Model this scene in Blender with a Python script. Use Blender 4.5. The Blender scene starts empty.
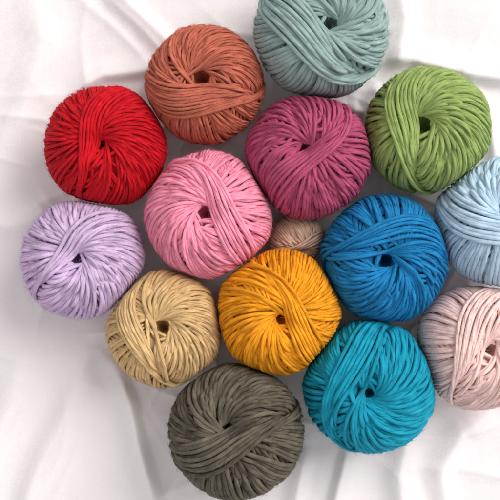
import bpy, math, random
import numpy as np
from mathutils import Vector, Matrix, Quaternion

sc = bpy.context.scene
col = sc.collection
S = 0.00075                      # metres per photo pixel at the height of the balls' middles
MIDZ = 0.040                     # height of that plane above the cloth

# ------------------------------------------------------------------ camera
cd = bpy.data.cameras.new('camera'); cam = bpy.data.objects.new('camera', cd); col.objects.link(cam)
CAMH = 0.72
cam.location = (0, 0, MIDZ + CAMH)
cd.sensor_width = 36.0
cd.lens = 36.0 * CAMH / (500 * S)
cd.clip_start = 0.01; cd.clip_end = 20
cd.dof.use_dof = True
cd.dof.focus_distance = CAMH - 0.032
cd.dof.aperture_fstop = 14.0
sc.camera = cam

# ------------------------------------------------------------------ light
w = bpy.data.worlds.new('World'); sc.world = w; w.use_nodes = True
bg = w.node_tree.nodes['Background']
bg.inputs['Color'].default_value = (1.0, 0.975, 0.98, 1)
bg.inputs['Strength'].default_value = 0.66

def area(name, loc, target, size, power, color):
    l = bpy.data.lights.new(name, 'AREA'); l.shape = 'RECTANGLE'
    l.size, l.size_y = size; l.energy = power; l.color = color
    o = bpy.data.objects.new(name, l); col.objects.link(o); o.location = loc
    d = Vector(target) - Vector(loc)
    o.rotation_euler = d.to_track_quat('-Z', 'Y').to_euler()
    return o
area('window_light', (3.6, 2.6, 4.0), (0, 0, 0.03), (3.8, 3.8), 325, (1.0, 0.97, 0.94))

sc.view_settings.view_transform = 'Standard'
sc.view_settings.look = 'None'
sc.view_settings.exposure = 0.12
sc.view_settings.gamma = 1.0
sc.render.engine = 'CYCLES'
sc.render.resolution_x = 1024; sc.render.resolution_y = 1024
sc.cycles.filter_width = 2.0
sc.cycles.max_bounces = 8; sc.cycles.diffuse_bounces = 5

# ------------------------------------------------------------------ helpers
def lin(r, g, b):
    f = lambda c: (c/255/12.92) if c/255 <= 0.04045 else ((c/255+0.055)/1.055)**2.4
    return (f(r), f(g), f(b), 1)

def px(x, y, z=0.0):
    return np.array([(x-250)*S, (250-y)*S, z])

def px_at(x, y, z):
    """photo pixel -> world point lying at height z"""
    k = (CAMH + MIDZ - z) / CAMH
    return np.array([(x-250)*S*k, (250-y)*S*k, z])

def mesh_from(name, verts, quads, mat, parent=None, uv=None, tint=None):
    me = bpy.data.meshes.new(name)
    nv, nf = len(verts), len(quads)
    me.vertices.add(nv); me.vertices.foreach_set('co', np.asarray(verts, dtype=np.float32).ravel())
    me.loops.add(nf*4); me.loops.foreach_set('vertex_index', np.asarray(quads, dtype=np.int32).ravel())
    me.polygons.add(nf)
    me.polygons.foreach_set('loop_start', np.arange(0, nf*4, 4, dtype=np.int32))
    if uv is not None:
        l = me.uv_layers.new(name='UVMap')
        l.data.foreach_set('uv', np.asarray(uv, dtype=np.float32).ravel())
    if tint is not None:
        a = me.attributes.new('wrap_tint', 'FLOAT', 'POINT'); a.data.foreach_set('value', np.asarray(tint, dtype=np.float32))
    me.update(calc_edges=True)
    me.polygons.foreach_set('use_smooth', np.ones(nf, dtype=bool))
    me.materials.append(mat)
    o = bpy.data.objects.new(name, me); col.objects.link(o)
    if parent: o.parent = parent
    return o

# ------------------------------------------------------------------ materials
def yarn_material(name, rgb, var=0.17, sheen=0.25):
    m = bpy.data.materials.new(name); m.use_nodes = True
    nt = m.node_tree; N = nt.nodes; L = nt.links
    b = N['Principled BSDF']
    b.inputs['Roughness'].default_value = 0.85
    b.inputs['Specular IOR Level'].default_value = 0.25
    b.inputs['Sheen Weight'].default_value = sheen
    b.inputs['Sheen Roughness'].default_value = 0.5
    uv = N.new('ShaderNodeTexCoord')
    sep = N.new('ShaderNodeSeparateXYZ'); L.new(uv.outputs['UV'], sep.inputs[0])
    # plies: cos(2pi*(3 v + u))
    mul = N.new('ShaderNodeMath'); mul.operation = 'MULTIPLY_ADD'
    L.new(sep.outputs['Y'], mul.inputs[0]); mul.inputs[1].default_value = 3.0
    L.new(sep.outputs['X'], mul.inputs[2])
    m2 = N.new('ShaderNodeMath'); m2.operation = 'MULTIPLY'; m2.inputs[1].default_value = 2*math.pi
    L.new(mul.outputs[0], m2.inputs[0])
    c = N.new('ShaderNodeMath'); c.operation = 'COSINE'; L.new(m2.outputs[0], c.inputs[0])
    # twisted fibres: noise stretched along the plies
    at = N.new('ShaderNodeAttribute'); at.attribute_name = 'wrap_tint'
    comb = N.new('ShaderNodeCombineXYZ')
    f1 = N.new('ShaderNodeMath'); f1.operation = 'MULTIPLY'; L.new(mul.outputs[0], f1.inputs[0]); f1.inputs[1].default_value = 4.0
    f2 = N.new('ShaderNodeMath'); f2.operation = 'MULTIPLY'; L.new(sep.outputs['X'], f2.inputs[0]); f2.inputs[1].default_value = 0.8
    f3 = N.new('ShaderNodeMath'); f3.operation = 'MULTIPLY'; L.new(at.outputs['Fac'], f3.inputs[0]); f3.inputs[1].default_value = 97.0
    L.new(f1.outputs[0], comb.inputs[0]); L.new(f2.outputs[0], comb.inputs[1]); L.new(f3.outputs[0], comb.inputs[2])
    n1 = N.new('ShaderNodeTexNoise'); n1.inputs['Scale'].default_value = 1.0; n1.inputs['Detail'].default_value = 3
    L.new(comb.outputs[0], n1.inputs['Vector'])
    add = N.new('ShaderNodeMath'); add.operation = 'MULTIPLY_ADD'
    L.new(n1.outputs['Fac'], add.inputs[0]); add.inputs[1].default_value = 3.6; L.new(c.outputs[0], add.inputs[2])
    bump = N.new('ShaderNodeBump'); bump.inputs['Strength'].default_value = 0.75; bump.inputs['Distance'].default_value = 0.0003
    L.new(add.outputs[0], bump.inputs['Height']); L.new(bump.outputs[0], b.inputs['Normal'])
    # dye: varies a little from wrap to wrap, along the yarn and from fibre to fibre
    n2 = N.new('ShaderNodeTexNoise'); n2.inputs['Scale'].default_value = 120; n2.inputs['Detail'].default_value = 3
    L.new(uv.outputs['Object'], n2.inputs['Vector'])
    s1 = N.new('ShaderNodeMath'); s1.operation = 'ADD'; L.new(n2.outputs['Fac'], s1.inputs[0]); L.new(n1.outputs['Fac'], s1.inputs[1])
    s2 = N.new('ShaderNodeMath'); s2.operation = 'MULTIPLY_ADD'; L.new(at.outputs['Fac'], s2.inputs[0]); s2.inputs[1].default_value = 0.45
    L.new(s1.outputs[0], s2.inputs[2])
    ramp = N.new('ShaderNodeMapRange'); ramp.inputs['From Min'].default_value = 0.8; ramp.inputs['From Max'].default_value = 1.65
    ramp.inputs['To Min'].default_value = 1-var*1.5; ramp.inputs['To Max'].default_value = 1+var*1.5
    L.new(s2.outputs[0], ramp.inputs['Value'])
    mx = N.new('ShaderNodeVectorMath'); mx.operation = 'SCALE'
    mx.inputs[0].default_value = rgb[:3]; L.new(ramp.outputs[0], mx.inputs['Scale'])
    L.new(mx.outputs[0], b.inputs['Base Color'])
    L.new(mx.outputs[0], b.inputs['Sheen Tint'])
    return m

def cloth_material():
    m = bpy.data.materials.new('white_cotton'); m.use_nodes = True
    nt = m.node_tree; N = nt.nodes; L = nt.links
    b = N['Principled BSDF']
    b.inputs['Roughness'].default_value = 0.9
    b.inputs['Specular IOR Level'].default_value = 0.15
    b.inputs['Sheen Weight'].default_value = 0.15
    tc = N.new('ShaderNodeTexCoord')
    n2 = N.new('ShaderNodeTexNoise'); n2.inputs['Scale'].default_value = 9; n2.inputs['Detail'].default_value = 5
    L.new(tc.outputs['Object'], n2.inputs['Vector'])
    cr = N.new('ShaderNodeValToRGB')
    cr.color_ramp.elements[0].position = 0.3; cr.color_ramp.elements[0].color = (0.84, 0.80, 0.805, 1)
    cr.color_ramp.elements[1].position = 0.7; cr.color_ramp.elements[1].color = (0.87, 0.83, 0.84, 1)
    L.new(n2.outputs['Fac'], cr.inputs[0]); L.new(cr.outputs[0], b.inputs['Base Color'])
    wv = []
    for ax in ('X', 'Y'):
        t = N.new('ShaderNodeTexWave'); t.bands_direction = ax; t.inputs['Scale'].default_value = 420
        t.inputs['Distortion'].default_value = 3.0; t.inputs['Detail'].default_value = 2
        L.new(tc.outputs['Object'], t.inputs['Vector']); wv.append(t)
    ad = N.new('ShaderNodeMath'); ad.operation = 'ADD'
    L.new(wv[0].outputs['Fac'], ad.inputs[0]); L.new(wv[1].outputs['Fac'], ad.inputs[1])
    n3 = N.new('ShaderNodeTexNoise'); n3.inputs['Scale'].default_value = 90; n3.inputs['Detail'].default_value = 6
    L.new(tc.outputs['Object'], n3.inputs['Vector'])
    a2 = N.new('ShaderNodeMath'); a2.operation = 'MULTIPLY_ADD'
    L.new(n3.outputs['Fac'], a2.inputs[0]); a2.inputs[1].default_value = 2.5; L.new(ad.outputs[0], a2.inputs[2])
    bp = N.new('ShaderNodeBump'); bp.inputs['Strength'].default_value = 0.45; bp.inputs['Distance'].default_value = 0.0003
    L.new(a2.outputs[0], bp.inputs['Height']); L.new(bp.outputs[0], b.inputs['Normal'])
    return m

# ------------------------------------------------------------------ the yarn balls
# cx, cy, r: outline in the photo; hx, hy: centre hollow; hole: its angular radius
# w: yarn half-thickness over ball radius; phi: side of the hollow the last wraps pass (deg, y up); sgn: sense of turn
BALLS = [
 dict(key='red',     cx=106, cy=147, r=60, hx=100, hy=143, hole=.09, w=.026, phi=155, sgn=1,  rgb=(202, 10, 30),
      label='bright red ball of yarn at the left, above the lilac ball', band=(155,.20,7), seed=3),
 dict(key='rust',    cx=205, cy=85,  r=58.5, hx=201, hy=76,  hole=.155, w=.026, phi=265, sgn=1,  rgb=(192, 106, 84),
      label='rust orange ball of yarn with an open dark centre hole', band=(262,.42,12), seed=5),
 dict(key='sage',    cx=321, cy=32,  r=66, hx=334, hy=20,  hole=.13, w=.036, phi=236, sgn=-1, rgb=(148, 172, 170),
      label='grey green ball of thick yarn cut by the top edge of the photo', band=(236,.50,9), seed=8),
 dict(key='green',   cx=427, cy=131, r=62, hx=421, hy=121, hole=.15, w=.032, phi=170, sgn=1,  rgb=(150, 172, 100),
      label='leaf green ball of yarn, swirling into a deep centre', band=(175,.34,8), seed=11),
 dict(key='magenta', cx=308, cy=157, r=62, hx=303, hy=146, hole=.10, w=.030, phi=-30, sgn=-1, rgb=(182, 80, 116),
      label='magenta raspberry ball of yarn below the grey green ball', band=(-40,.22,7), seed=14),
 dict(key='pink',    cx=209, cy=215, r=63, hx=204, hy=211, hole=.13, w=.027, phi=38,  sgn=-1, rgb=(250, 156, 182),
      label='rose pink ball of yarn with a diagonal band of wraps beside its hole', band=(38,.32,8), seed=17),
 dict(key='lilac',   cx=83.5,  cy=259, r=60, hx=74,  hy=258, hole=.11, w=.032, phi=125, sgn=1,  rgb=(210, 184, 218),
      label='pale lilac ball of yarn at the far left', band=(125,.20,5), seed=21),
 dict(key='beige',   cx=165, cy=328, r=57.5, hx=163, hy=325, hole=.13, w=.030, phi=190, sgn=1,  rgb=(218, 184, 132),
      label='sandy beige ball of yarn between the lilac and taupe balls', band=(190,.58,7), seed=24),
 dict(key='orange',  cx=279, cy=312, r=63, hx=281, hy=322, hole=.095, w=.027, phi=35,  sgn=-1, rgb=(244, 164, 30),
      label='golden orange ball of yarn in the middle of the lower rows', band=(38,.28,7), seed=27),
 dict(key='blue',    cx=384, cy=259, r=63, hx=388, hy=261, hole=.12, w=.029, phi=95,  sgn=1,  rgb=(26, 128, 186),
      label='strong medium blue ball of yarn, above the turquoise ball', band=(92,.50,6), seed=31),
 dict(key='teal',    cx=369, cy=385, r=65.5, hx=369, hy=396, hole=.10, w=.031, phi=165, sgn=-1, rgb=(18, 154, 182),
      label='turquoise ball of yarn at the bottom, right of the taupe ball', band=(168,.50,7), seed=34),
 dict(key='sky',     cx=499, cy=222, r=64, hx=508, hy=205, hole=.12, w=.034, phi=240, sgn=1,  rgb=(192, 218, 236),
      label='pale sky blue ball of yarn cut by the right edge of the photo', band=(240,.42,8), seed=37),
 dict(key='blush',   cx=478, cy=347, r=61.5, hx=495, hy=351, hole=.105, w=.029, phi=150, sgn=1,  rgb=(248, 214, 208),
      label='pale blush pink ball of yarn at the right edge, under the sky blue one', band=(150,.50,7), seed=41),
 dict(key='taupe',   cx=236, cy=430.5, r=66, hx=226, hy=427, hole=.11, w=.032, phi=-70, sgn=1,  rgb=(98, 91, 78),
      label='dark grey taupe ball of yarn at the bottom of the group', band=(-74,.26,9), seed=44),
 dict(key='tan',     cx=297, cy=239, r=27, hx=305, hy=255, hole=.14, w=.048, phi=100, sgn=1,  rgb=(224, 194, 172),
      label='small dusty beige ball tucked low between the pink, magenta, blue and orange balls', band=(100,.40,4), seed=47),
]

NG = 176
def cell(d):
    """unit directions (n,3) -> cube map cell index"""
    a = np.abs(d); f = np.argmax(a, axis=1); n = np.arange(len(d))
    m = a[n, f]; s = (d[n, f] < 0).astype(int)
    u = d[n, (f+1) % 3]/m; v = d[n, (f+2) % 3]/m
    iu = np.clip(((np.arctan(u)/(math.pi/4)+1)*0.5*NG).astype(int), 0, NG-1)
    iv = np.clip(((np.arctan(v)/(math.pi/4)+1)*0.5*NG).astype(int), 0, NG-1)
    return ((f*2+s)*NG+iu)*NG+iv

def smooth_closed(a, k):
    K = np.hanning(2*k+3)[1:-1]; K /= K.sum()
    return np.convolve(np.concatenate([a[-k:], a, a[:k]]), K, mode='valid')

def periodic_noise(rng, n, kmax, amp):
    t = np.linspace(0, 2*math.pi, n, endpoint=False); r = np.zeros(n)
    for k in range(1, kmax+1):
        r += rng.normal()*np.cos(k*t+rng.uniform(0, 6.28))/k**0.7
    return amp*r

def shape(theta, hole):
    """target radius of the wound ball against the angle from the hollow's axis"""
    th = np.minimum(theta, math.pi-theta)
    return 1.0 - 0.34*np.exp(-(th/(hole*1.5))**2) - 0.05*np.exp(-(th/0.6)**2)

def wind(b):
    """lay the yarn loop after loop over a height map of the ball, so that later wraps ride over earlier ones"""
    rng = np.random.default_rng(b['seed'])
    w = b['w']; n = 168; hole = b['hole']
    paths = []
    step = 2*w*0.92
    nloop = int(3.2*math.pi/step)
    bphi, balpha, bn = b['band']
    phis, alphas, seeds, lifts = [], [], [], []; gl = 0
    ph = math.radians(b['phi']) - b['sgn']*step*nloop
    grp = 0; aoff = 0
    for i in range(nloop):
        if grp <= 0:
            grp = rng.integers(4, 11); aoff = rng.uniform(0, 1)**1.6*0.18
            ph_j = rng.normal()*step*0.35; gn = rng.integers(1 << 30); gl = rng.uniform(-0.7, 0.35)
        grp -= 1
        aoff += rng.normal()*0.006
        seeds.append(gn); lifts.append(gl)
        phis.append(ph + ph_j + rng.normal()*0.004); alphas.append(hole + abs(aoff))
        ph += b['sgn']*step
    for i in range(bn):
        q = (i+0.5)/bn-0.5
        seeds.append(b['seed']*77)
        phis.append(math.radians(bphi) + rng.normal()*0.02 + q*0.25)
        alphas.append(balpha + q*bn*2*w*0.85 + rng.normal()*0.006)
    t = np.linspace(0, 2*math.pi, n, endpoint=False)
    for i, (p, a) in enumerate(zip(phis, alphas)):
        # top tangent point, running direction, small drift between top and bottom passes
        pt = np.array([math.sin(a)*math.cos(p), math.sin(a)*math.sin(p), math.cos(a)])
        rd = np.array([-math.sin(p), math.cos(p), 0.0])
        nm = np.cross(pt, rd)
        d = np.cos(t)[:, None]*pt + np.sin(t)[:, None]*rd
        off = periodic_noise(np.random.default_rng(seeds[i]), n, 4, 0.011) + periodic_noise(rng, n, 5, 0.0022)
        off = off*(0.15+0.85*np.sin(t)**2)
        # pull the wraps a little into an S as they leave the hollow
        off = off + 0.15*b['sgn']*np.sin(2*t)*np.abs(np.cos(t))
        d = d + off[:, None]*nm
        d /= np.linalg.norm(d, axis=1)[:, None]
        tan = np.roll(d, -1, 0)-np.roll(d, 1, 0); tan /= np.linalg.norm(tan, axis=1)[:, None]
        lat = np.cross(d, tan)
        paths.append((d, lat))
    # height of every wrap: the last ones lie on the outline, each earlier one passes underneath them
    umap = shape(CTH, hole).astype(float)+w
    tmap = np.zeros(6*NG*NG)
    out = []
    for i in range(len(paths)-1, -1, -1):
        d, lat = paths[i]
        lift = 0.35*w if i >= len(paths)-bn else lifts[i]*w+rng.normal()*0.05*w
        hl = np.full(n, 9.0)
        for q in (-0.45, -0.22, 0, 0.22, 0.45):
            dd = d+lat*q*w; hl = np.minimum(hl, umap[cell(dd/np.linalg.norm(dd, axis=1)[:, None])])
        hm = np.minimum(np.minimum(hl, np.roll(hl, 1)), np.roll(hl, -1))
        r = smooth_closed(hm, 4)
        r = np.minimum(r, hl+0.25*w)
        r = smooth_closed(r, 2)-1.0*w+lift
        th = np.arccos(np.clip(d[:, 2], -1, 1))
        sh = shape(th, hole); dep = np.maximum(0, sh-r)/w
        r = np.where(r < sh, sh-4.0*w*np.tanh(dep/4.0), r)
        show = dep < 3.1
        out.append((d, r, lat, show))
        for sub in (0.0, 0.5):
            ds = d*(1-sub)+np.roll(d, -1, 0)*sub
            rs = r*(1-sub)+np.roll(r, -1)*sub
            for q in np.linspace(-1, 1, 11):
                dd = ds+lat*q*w
                c = cell(dd/np.linalg.norm(dd, axis=1)[:, None]); k = w*math.sqrt(max(0, 1-q*q))
                np.minimum.at(umap, c[show], (rs-0.5*k)[show])
                np.maximum.at(tmap, c[show], (rs+k)[show])
    loops = out[::-1]; hmap = tmap
    return loops, hmap, bn

def cube_dirs():
    g = np.tan(((np.arange(NG)+0.5)/NG*2-1)*math.pi/4)
    out = np.zeros((3, 2, NG, NG, 3))
    U, V = np.meshgrid(g, g, indexing='ij')
    for f in range(3):
        for s in range(2):
            o = out[f, s]; o[..., f] = -1 if s else 1
            o[..., (f+1) % 3] = U; o[..., (f+2) % 3] = V
    out = out.reshape(-1, 3)
    return out/np.linalg.norm(out, axis=1)[:, None]
CD = cube_dirs()
CTH = np.arccos(np.clip(CD[:, 2], -1, 1))

def squash(P, me, cen, rad, others, w):
    """soft contact with the neighbouring balls and the cloth (points in world space)"""
    for o in others:
        if o is me: continue
        dv = o['c']-me['c']; dist = np.linalg.norm(dv); dv = dv/dist
        over = me['R']+o['R']-dist
        if over < -0.003: continue
        # contact plane
        lim = me['R']-over*0.5-0.0002
        m = 0.006+abs(over)*0.6
        s = (P-me['c'])@dv
        e = s-(lim-m)
        sn = np.where(e > 0, (lim-m)+m*np.tanh(np.maximum(e, 0)/m), s)
        P = P+(sn-s)[:, None]*dv
    # resting on the cloth
    lo = 0.0035; m = 0.012
    e = (lo+m)-P[:, 2]
    z = np.where(e > 0, (lo+m)-m*np.tanh(np.maximum(e, 0)/m), P[:, 2])
    P = P.copy(); P[:, 2] = z
    return P

def setup(b):
    b['R'] = b['r']*S; b['w'] *= 1.06; b['hole'] *= 1.45
    zc = b['R']*0.95
    b['c'] = px_at(b['cx'], b['cy'], zc)
    k = (CAMH+MIDZ-zc)/CAMH
    b['R'] *= k
    # axis tilted so that the hollow shows where the photo has it
    ox, oy = (b['hx']-b['cx'])/b['r'], -(b['hy']-b['cy'])/b['r']
    # camera sees an off-centre ball from the side: add that lean
    vx, vy = b['c'][0]/CAMH, b['c'][1]/CAMH
    off = math.hypot(ox, oy)
    ax = Vector((ox*1.05-vx*0.95, oy*1.05-vy*0.95, 0))
    l = min(ax.length, 0.85)
    axis = Vector((0, 0, 1)) if l < 1e-4 else Vector((ax.x/ax.length*l, ax.y/ax.length*l, math.sqrt(1-l*l)))
    q = Vector((0, 0, 1)).rotation_difference(axis)
    b['M'] = np.array(q.to_matrix())
for b in BALLS: setup(b)

NS = 8
def tube(runs, w_list, R, cen):
    """runs: list of (P world (n,3), normal (n,3) outward, closed, u0) -> verts, quads, uv"""
    VV, QQ, UU, TT = [], [], [], []; base = 0; trng = np.random.default_rng(len(runs))
    ang = np.linspace(0, 2*math.pi, NS, endpoint=False)
    for (P, nrm, closed, wv) in runs:
        n = len(P)
        if closed: T = np.roll(P, -1, 0)-np.roll(P, 1, 0)
        else: T = np.gradient(P, axis=0)
        T /= np.linalg.norm(T, axis=1)[:, None]+1e-12
        nn = nrm-(nrm*T).sum(1)[:, None]*T; nn /= np.linalg.norm(nn, axis=1)[:, None]+1e-12
        bb = np.cross(T, nn)
        # round cross-section, slightly flattened, tapering at open ends
        rad = np.full(n, wv)
        if not closed:
            e = np.minimum(np.arange(n), np.arange(n)[::-1])
            rad = wv*np.sqrt(np.clip(e/3.0, 0.0, 1.0)+1e-4)
        V = P[:, None, :] + rad[:, None, None]*(np.cos(ang)[None, :, None]*nn[:, None, :]*0.95+np.sin(ang)[None, :, None]*bb[:, None, :]*0.96)
        seg = np.linalg.norm(np.diff(P, axis=0, append=P[:1]), axis=1)
        L = np.concatenate([[0], np.cumsum(seg)])/(wv*10.0)
        m = n if closed else n-1
        i = np.arange(m)[:, None]; j = np.arange(NS)[None, :]
        i2 = (i+1) % n; j2 = (j+1) % NS
        q = np.stack([i*NS+j, i2*NS+j, i2*NS+j2, i*NS+j2], axis=-1).reshape(-1, 4)
        u0 = np.broadcast_to(L[:m][:, None], (m, NS)); u1 = np.broadcast_to(L[1:m+1][:, None], (m, NS))
        v0 = np.broadcast_to((j/NS), (m, NS)); v1 = np.broadcast_to(((j+1)/NS), (m, NS))
        uv = np.stack([np.stack([u0, v0], -1), np.stack([u1, v0], -1), np.stack([u1, v1], -1), np.stack([u0, v1], -1)], axis=2).reshape(-1, 2)
        VV.append(V.reshape(-1, 3)); QQ.append(q+base); UU.append(uv); TT.append(np.full(n*NS, trng.uniform())); base += n*NS
    if not VV: return None
    return np.concatenate(VV), np.concatenate(QQ), np.concatenate(UU), np.concatenate(TT)

OBL = 0.98
def to_world(b, d, r):
    L = d*r[:, None]; L = L*np.array([1, 1, OBL])
    return (L@b['M'].T)*b['R']+b['c']

def tmap_at(hmap, d):
    return hmap[cell(d)]

def build_ball(b):
    loops, hmap, bn = wind(b)
    w = b['w']
    mat = yarn_material(b['key']+'_yarn', lin(*[c*0.97 for c in b['rgb']]), 0.36 if b['key'] == 'taupe' else 0.13)
    root = bpy.data.objects.new('yarn_ball', None); col.objects.link(root)
    root.location = (b['c'][0], b['c'][1], 0.0); root.empty_display_size = 0.02
    root['label'] = b['label']; root['category'] = 'yarn ball'; root['group'] = 'balls of yarn bunched together on the white cloth'
    org = np.array([b['c'][0], b['c'][1], 0.0])
    rng = np.random.default_rng(b['seed']+100)

    top = hmap
    body, band = [], []
    for k, (d, r, lat, show) in enumerate(loops):
        # hide what is buried under several later wraps
        buried = np.ones(len(d), bool)
        for q in (-0.8, 0, 0.8):
            dd = d+lat*q*w; c = cell(dd/np.linalg.norm(dd, axis=1)[:, None])
            buried &= (top[c]-r) > 4.0*w
        rr = r
        P = to_world(b, d, rr)
        P = squash(P, b, None, None, BALLS, w*b['R'])
        N = d@b['M'].T
        ww = w*b['R']*rng.uniform(0.93, 1.08)
        dest = band if k >= len(loops)-bn else body
        keep = ~buried & show
        for _ in range(3): keep = keep | np.roll(keep, 1) | np.roll(keep, -1)
        P = P-org
        if keep.all(): dest.append((P, N, True, ww)); continue
        if not keep.any(): continue
        # rotate so that it starts at a gap, then cut into runs
        s = int(np.argmax(~keep)); P = np.roll(P, -s, 0); N = np.roll(N, -s, 0); kp = np.roll(keep, -s)
        idx = np.flatnonzero(kp); cuts = np.flatnonzero(np.diff(idx) > 1)+1
        for run in np.split(idx, cuts):
            if len(run) > 3: dest.append((P[run], N[run], False, ww))
    for name, runs in (('wound_yarn', body), ('outer_wrap', band)):
        V, Q, U, T = tube(runs, None, None, None)
        mesh_from(name, V, Q, mat, root, U, T)
    # loose fibre ends standing off the wraps
    nf, ns = 4500, 5
    dd = rng.normal(size=(nf*3, 3)); dd /= np.linalg.norm(dd, axis=1)[:, None]
    P0 = to_world(b, dd, tmap_at(hmap, dd)-0.1*w)
    ok = (hmap[cell(dd)] > 0.5) & (P0[:, 2] > b['c'][2]*0.5); dd = dd[ok][:nf]; nf = len(dd)
    tg = np.cross(dd, rng.normal(size=(nf, 3))); tg /= np.linalg.norm(tg, axis=1)[:, None]
    t2 = np.cross(dd, tg)
    ln = rng.uniform(0.03, 0.10, nf)[:, None]; cu = rng.normal(size=(nf, 1))*0.5; up = rng.uniform(0.15, 1.0, (nf, 1))
    top0 = tmap_at(hmap, dd)[:, None]
    pts = []
    for q in np.linspace(0, 1, ns):
        v = dd*(top0-0.15*w)+tg*ln*q+t2*ln*cu*q*q+dd*ln*up*(q-0.45*q*q)
        rr_ = np.linalg.norm(v, axis=1); pts.append(squash(to_world(b, v/rr_[:, None], rr_), b, None, None, BALLS, 0)-org)
    pts = np.stack(pts, 1)                                   # nf, ns, 3
    T = np.gradient(pts, axis=1); T /= np.linalg.norm(T, axis=2)[..., None]+1e-12
    n0 = np.cross(T, np.array([0.3, 0.5, 0.81])); n0 /= np.linalg.norm(n0, axis=2)[..., None]+1e-12; b0 = np.cross(T, n0)
    fr = 0.00007*np.linspace(1, 0.4, ns)[None, :, None]
    V = np.stack([pts+fr*(math.cos(a)*n0+math.sin(a)*b0) for a in (0, 2.094, 4.189)], 2).reshape(-1, 3)
    f_, i_, j_ = np.meshgrid(np.arange(nf), np.arange(ns-1), np.arange(3), indexing='ij')
    q = np.stack([(f_*ns+i_)*3+j_, (f_*ns+i_+1)*3+j_, (f_*ns+i_+1)*3+(j_+1) % 3, (f_*ns+i_)*3+(j_+1) % 3], -1).reshape(-1, 4)
    fz = mesh_from('fibre_fuzz', V, q, mat, root); fz['kind'] = 'stuff'
    # solid heart of the ball, with the hollow running into it
    nt, na = 48, 72
    th = np.linspace(0, math.pi, nt+1); az = np.linspace(0, 2*math.pi, na, endpoint=False)
    TH, AZ = np.meshgrid(th, az, indexing='ij')
    d = np.stack([np.sin(TH)*np.cos(AZ), np.sin(TH)*np.sin(AZ), np.cos(TH)], -1).reshape(-1, 3)
    thf = TH.reshape(-1); t2 = np.minimum(thf, math.pi-thf)
    rr = shape(thf, b['hole'])-4.6*w
    rr = np.maximum(rr-0.80*np.exp(-(t2/(b['hole']*1.3))**4), 0.04)
    P = squash(to_world(b, d, rr), b, None, None, BALLS, 0)-org
    i = np.arange(nt)[:, None]; j = np.arange(na)[None, :]
    q = np.stack([i*na+j, (i+1)*na+j, (i+1)*na+(j+1) % na, i*na+(j+1) % na], -1).reshape(-1, 4)
    mesh_from('inner_core', P, q, mat, root)
    return root

# ------------------------------------------------------------------ cloth
def fbm2(x, y, seed, octaves=4, lac=2.0):
    rng = np.random.default_rng(seed); out = np.zeros_like(x); a = 1.0; f = 1.0
    for o in range(octaves):
        for k in range(5):
            an = rng.uniform(0, 6.28); p = rng.uniform(0, 6.28); ff = f*rng.uniform(0.7, 1.4)
            out += a*np.sin(ff*(x*math.cos(an)+y*math.sin(an))+p+1.3*np.sin(ff*0.6*(y*math.cos(an)-x*math.sin(an))+p*2))
        a *= 0.5; f *= lac
    return out/5

# fold crests as photo polylines: points, height, width on the left of travel, width on the right (px)
FOLDS = [
 ([(112,362),(128,400),(140,450),(158,520)], 15, 6, 20),
 ([(100,330),(75,390),(50,450),(25,530)], 9, 32, 20),
 ([(30,330),(5,420),(-30,520)], 8, 26, 26),
 ([(60,100),(105,78),(150,72),(190,80)], 6, 16, 8),
 ([(95,-30),(130,5),(160,35),(185,60)], 8, 9, 20),
 ([(30,-30),(40,40),(20,130),(-20,200)], 6, 30, 30),
 ([(370,62),(410,60),(450,68),(500,78),(560,80)], 10, 22, 8),
 ([(400,-20),(405,20),(395,60)], 6, 16, 20),
 ([(470,80),(484,110),(492,150),(500,200)], 8, 9, 12),
 ([(352,440),(346,470),(330,530)], 8, 22, 6),
 ([(430,400),(405,440),(400,480),(410,530)], 9, 20, 18),
 ([(505,405),(460,430),(440,470),(450,530)], 7, 14, 20),
 ([(308,440),(300,480),(292,530)], 7, 12, 16),
 ([(-20,215),(15,225),(40,215)], 6, 20, 20),
 ([(340,110),(358,112),(372,96)], 10, 10, 10),
]
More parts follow.
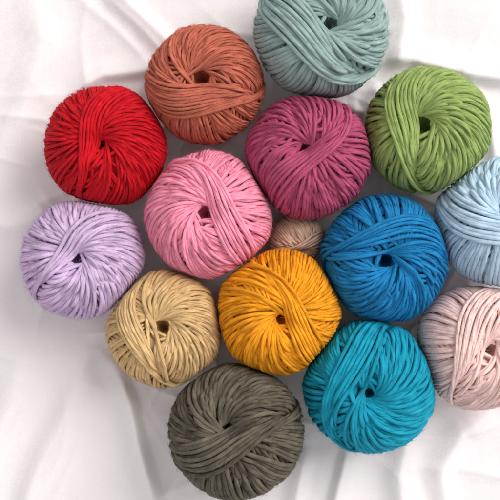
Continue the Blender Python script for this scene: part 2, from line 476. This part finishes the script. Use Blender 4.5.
def build_cloth():
    n = 620; ext = 0.55
    g = np.linspace(-1, 1, n); g = ext*(0.45*g+0.55*g**3)          # denser in the middle
    X, Y = np.meshgrid(g, g, indexing='ij')
    x = X/S+250; y = 250-Y/S                       # photo-like coordinates on the cloth
    k = CAMH/(CAMH+MIDZ); x = (x-250)*k+250; y = (y-250)*k+250
    wx = x+7*fbm2(x/60, y/60, 1, 2); wy = y+7*fbm2(x/60, y/60, 2, 2)
    H = 2.6*fbm2(x/70, y/70, 5, 3)+0.5*fbm2(x/16, y/16, 6, 2)
    for pts, h, wl, wr in FOLDS:
        best = np.full(x.shape, 1e9); side = np.zeros(x.shape); tt = np.zeros(x.shape)
        pts = np.array(pts, float); L = 0; tot = np.linalg.norm(np.diff(pts, axis=0), axis=1).sum()
        for a, c in zip(pts[:-1], pts[1:]):
            v = c-a; l = np.linalg.norm(v); v /= l
            s = np.clip((wx-a[0])*v[0]+(wy-a[1])*v[1], 0, l)
            dx = wx-a[0]-s*v[0]; dy = wy-a[1]-s*v[1]; dd = np.hypot(dx, dy)
            up = dd < best
            best = np.where(up, dd, best); side = np.where(up, v[0]*dy-v[1]*dx, side); tt = np.where(up, L+s, tt); L += l
        # photo y runs down: positive cross = right of travel
        sm = np.tanh(side/6)*0.5+0.5
        W = (wl*(1-sm)+wr*sm)*0.72
        fade = np.clip(tt/(0.25*tot), 0.25, 1)
        H += 1.25*h*fade*np.exp(-np.sqrt((best/W)**4+0.6*(best/W)**2+0.02))
    rg = np.random.default_rng(9)
    for k in range(46):                             # small sharp creases
        an = rg.uniform(0, 2*math.pi); rr0 = rg.uniform(190, 330); ln = rg.uniform(40, 120)
        cx0, cy0 = 270+rr0*math.cos(an), 250+rr0*math.sin(an)
        da = an+rg.normal()*0.7; v = (math.cos(da), math.sin(da))
        s = (wx-cx0)*v[0]+(wy-cy0)*v[1]; t = -(wx-cx0)*v[1]+(wy-cy0)*v[0]+s*s/ln*rg.normal()*0.25
        W = rg.uniform(3, 7)
        H += rg.uniform(1.2, 3.4)*np.exp(-(s/ln)**2)*np.exp(-np.sqrt((t/W)**2+0.05))
    Z = H*S*1.25
    for b in BALLS:                                 # the cloth puckers where a ball presses into it
        dx, dy = X-b['c'][0], Y-b['c'][1]; dd = np.hypot(dx, dy)/b['R']; an = np.arctan2(dy, dx)
        r2 = np.random.default_rng(b['seed']+7)
        for k in range(7):
            a0 = r2.uniform(-math.pi, math.pi); da = (an-a0+math.pi) % (2*math.pi)-math.pi
            Z += r2.uniform(0.8, 2.4)*0.001*np.exp(-np.sqrt((da*dd/0.06)**2+0.05))*np.exp(-((dd-0.95)/r2.uniform(0.25, 0.6))**2)
    # weighed down under each ball
    for b in BALLS:
        dd = np.hypot(X-b['c'][0], Y-b['c'][1])/b['R']
        m = np.clip((dd-0.55)/0.5, 0, 1); m = m*m*(3-2*m)
        Z = Z*m - 0.0005*(1-m)
    V = np.stack([X, Y, Z], -1).reshape(-1, 3)
    i = np.arange(n-1)[:, None]; j = np.arange(n-1)[None, :]
    q = np.stack([i*n+j, (i+1)*n+j, (i+1)*n+j+1, i*n+j+1], -1).reshape(-1, 4)
    o = mesh_from('cloth', V, q, cloth_material())
    o['kind'] = 'structure'
    return o
build_cloth()
for b in BALLS: build_ball(b)
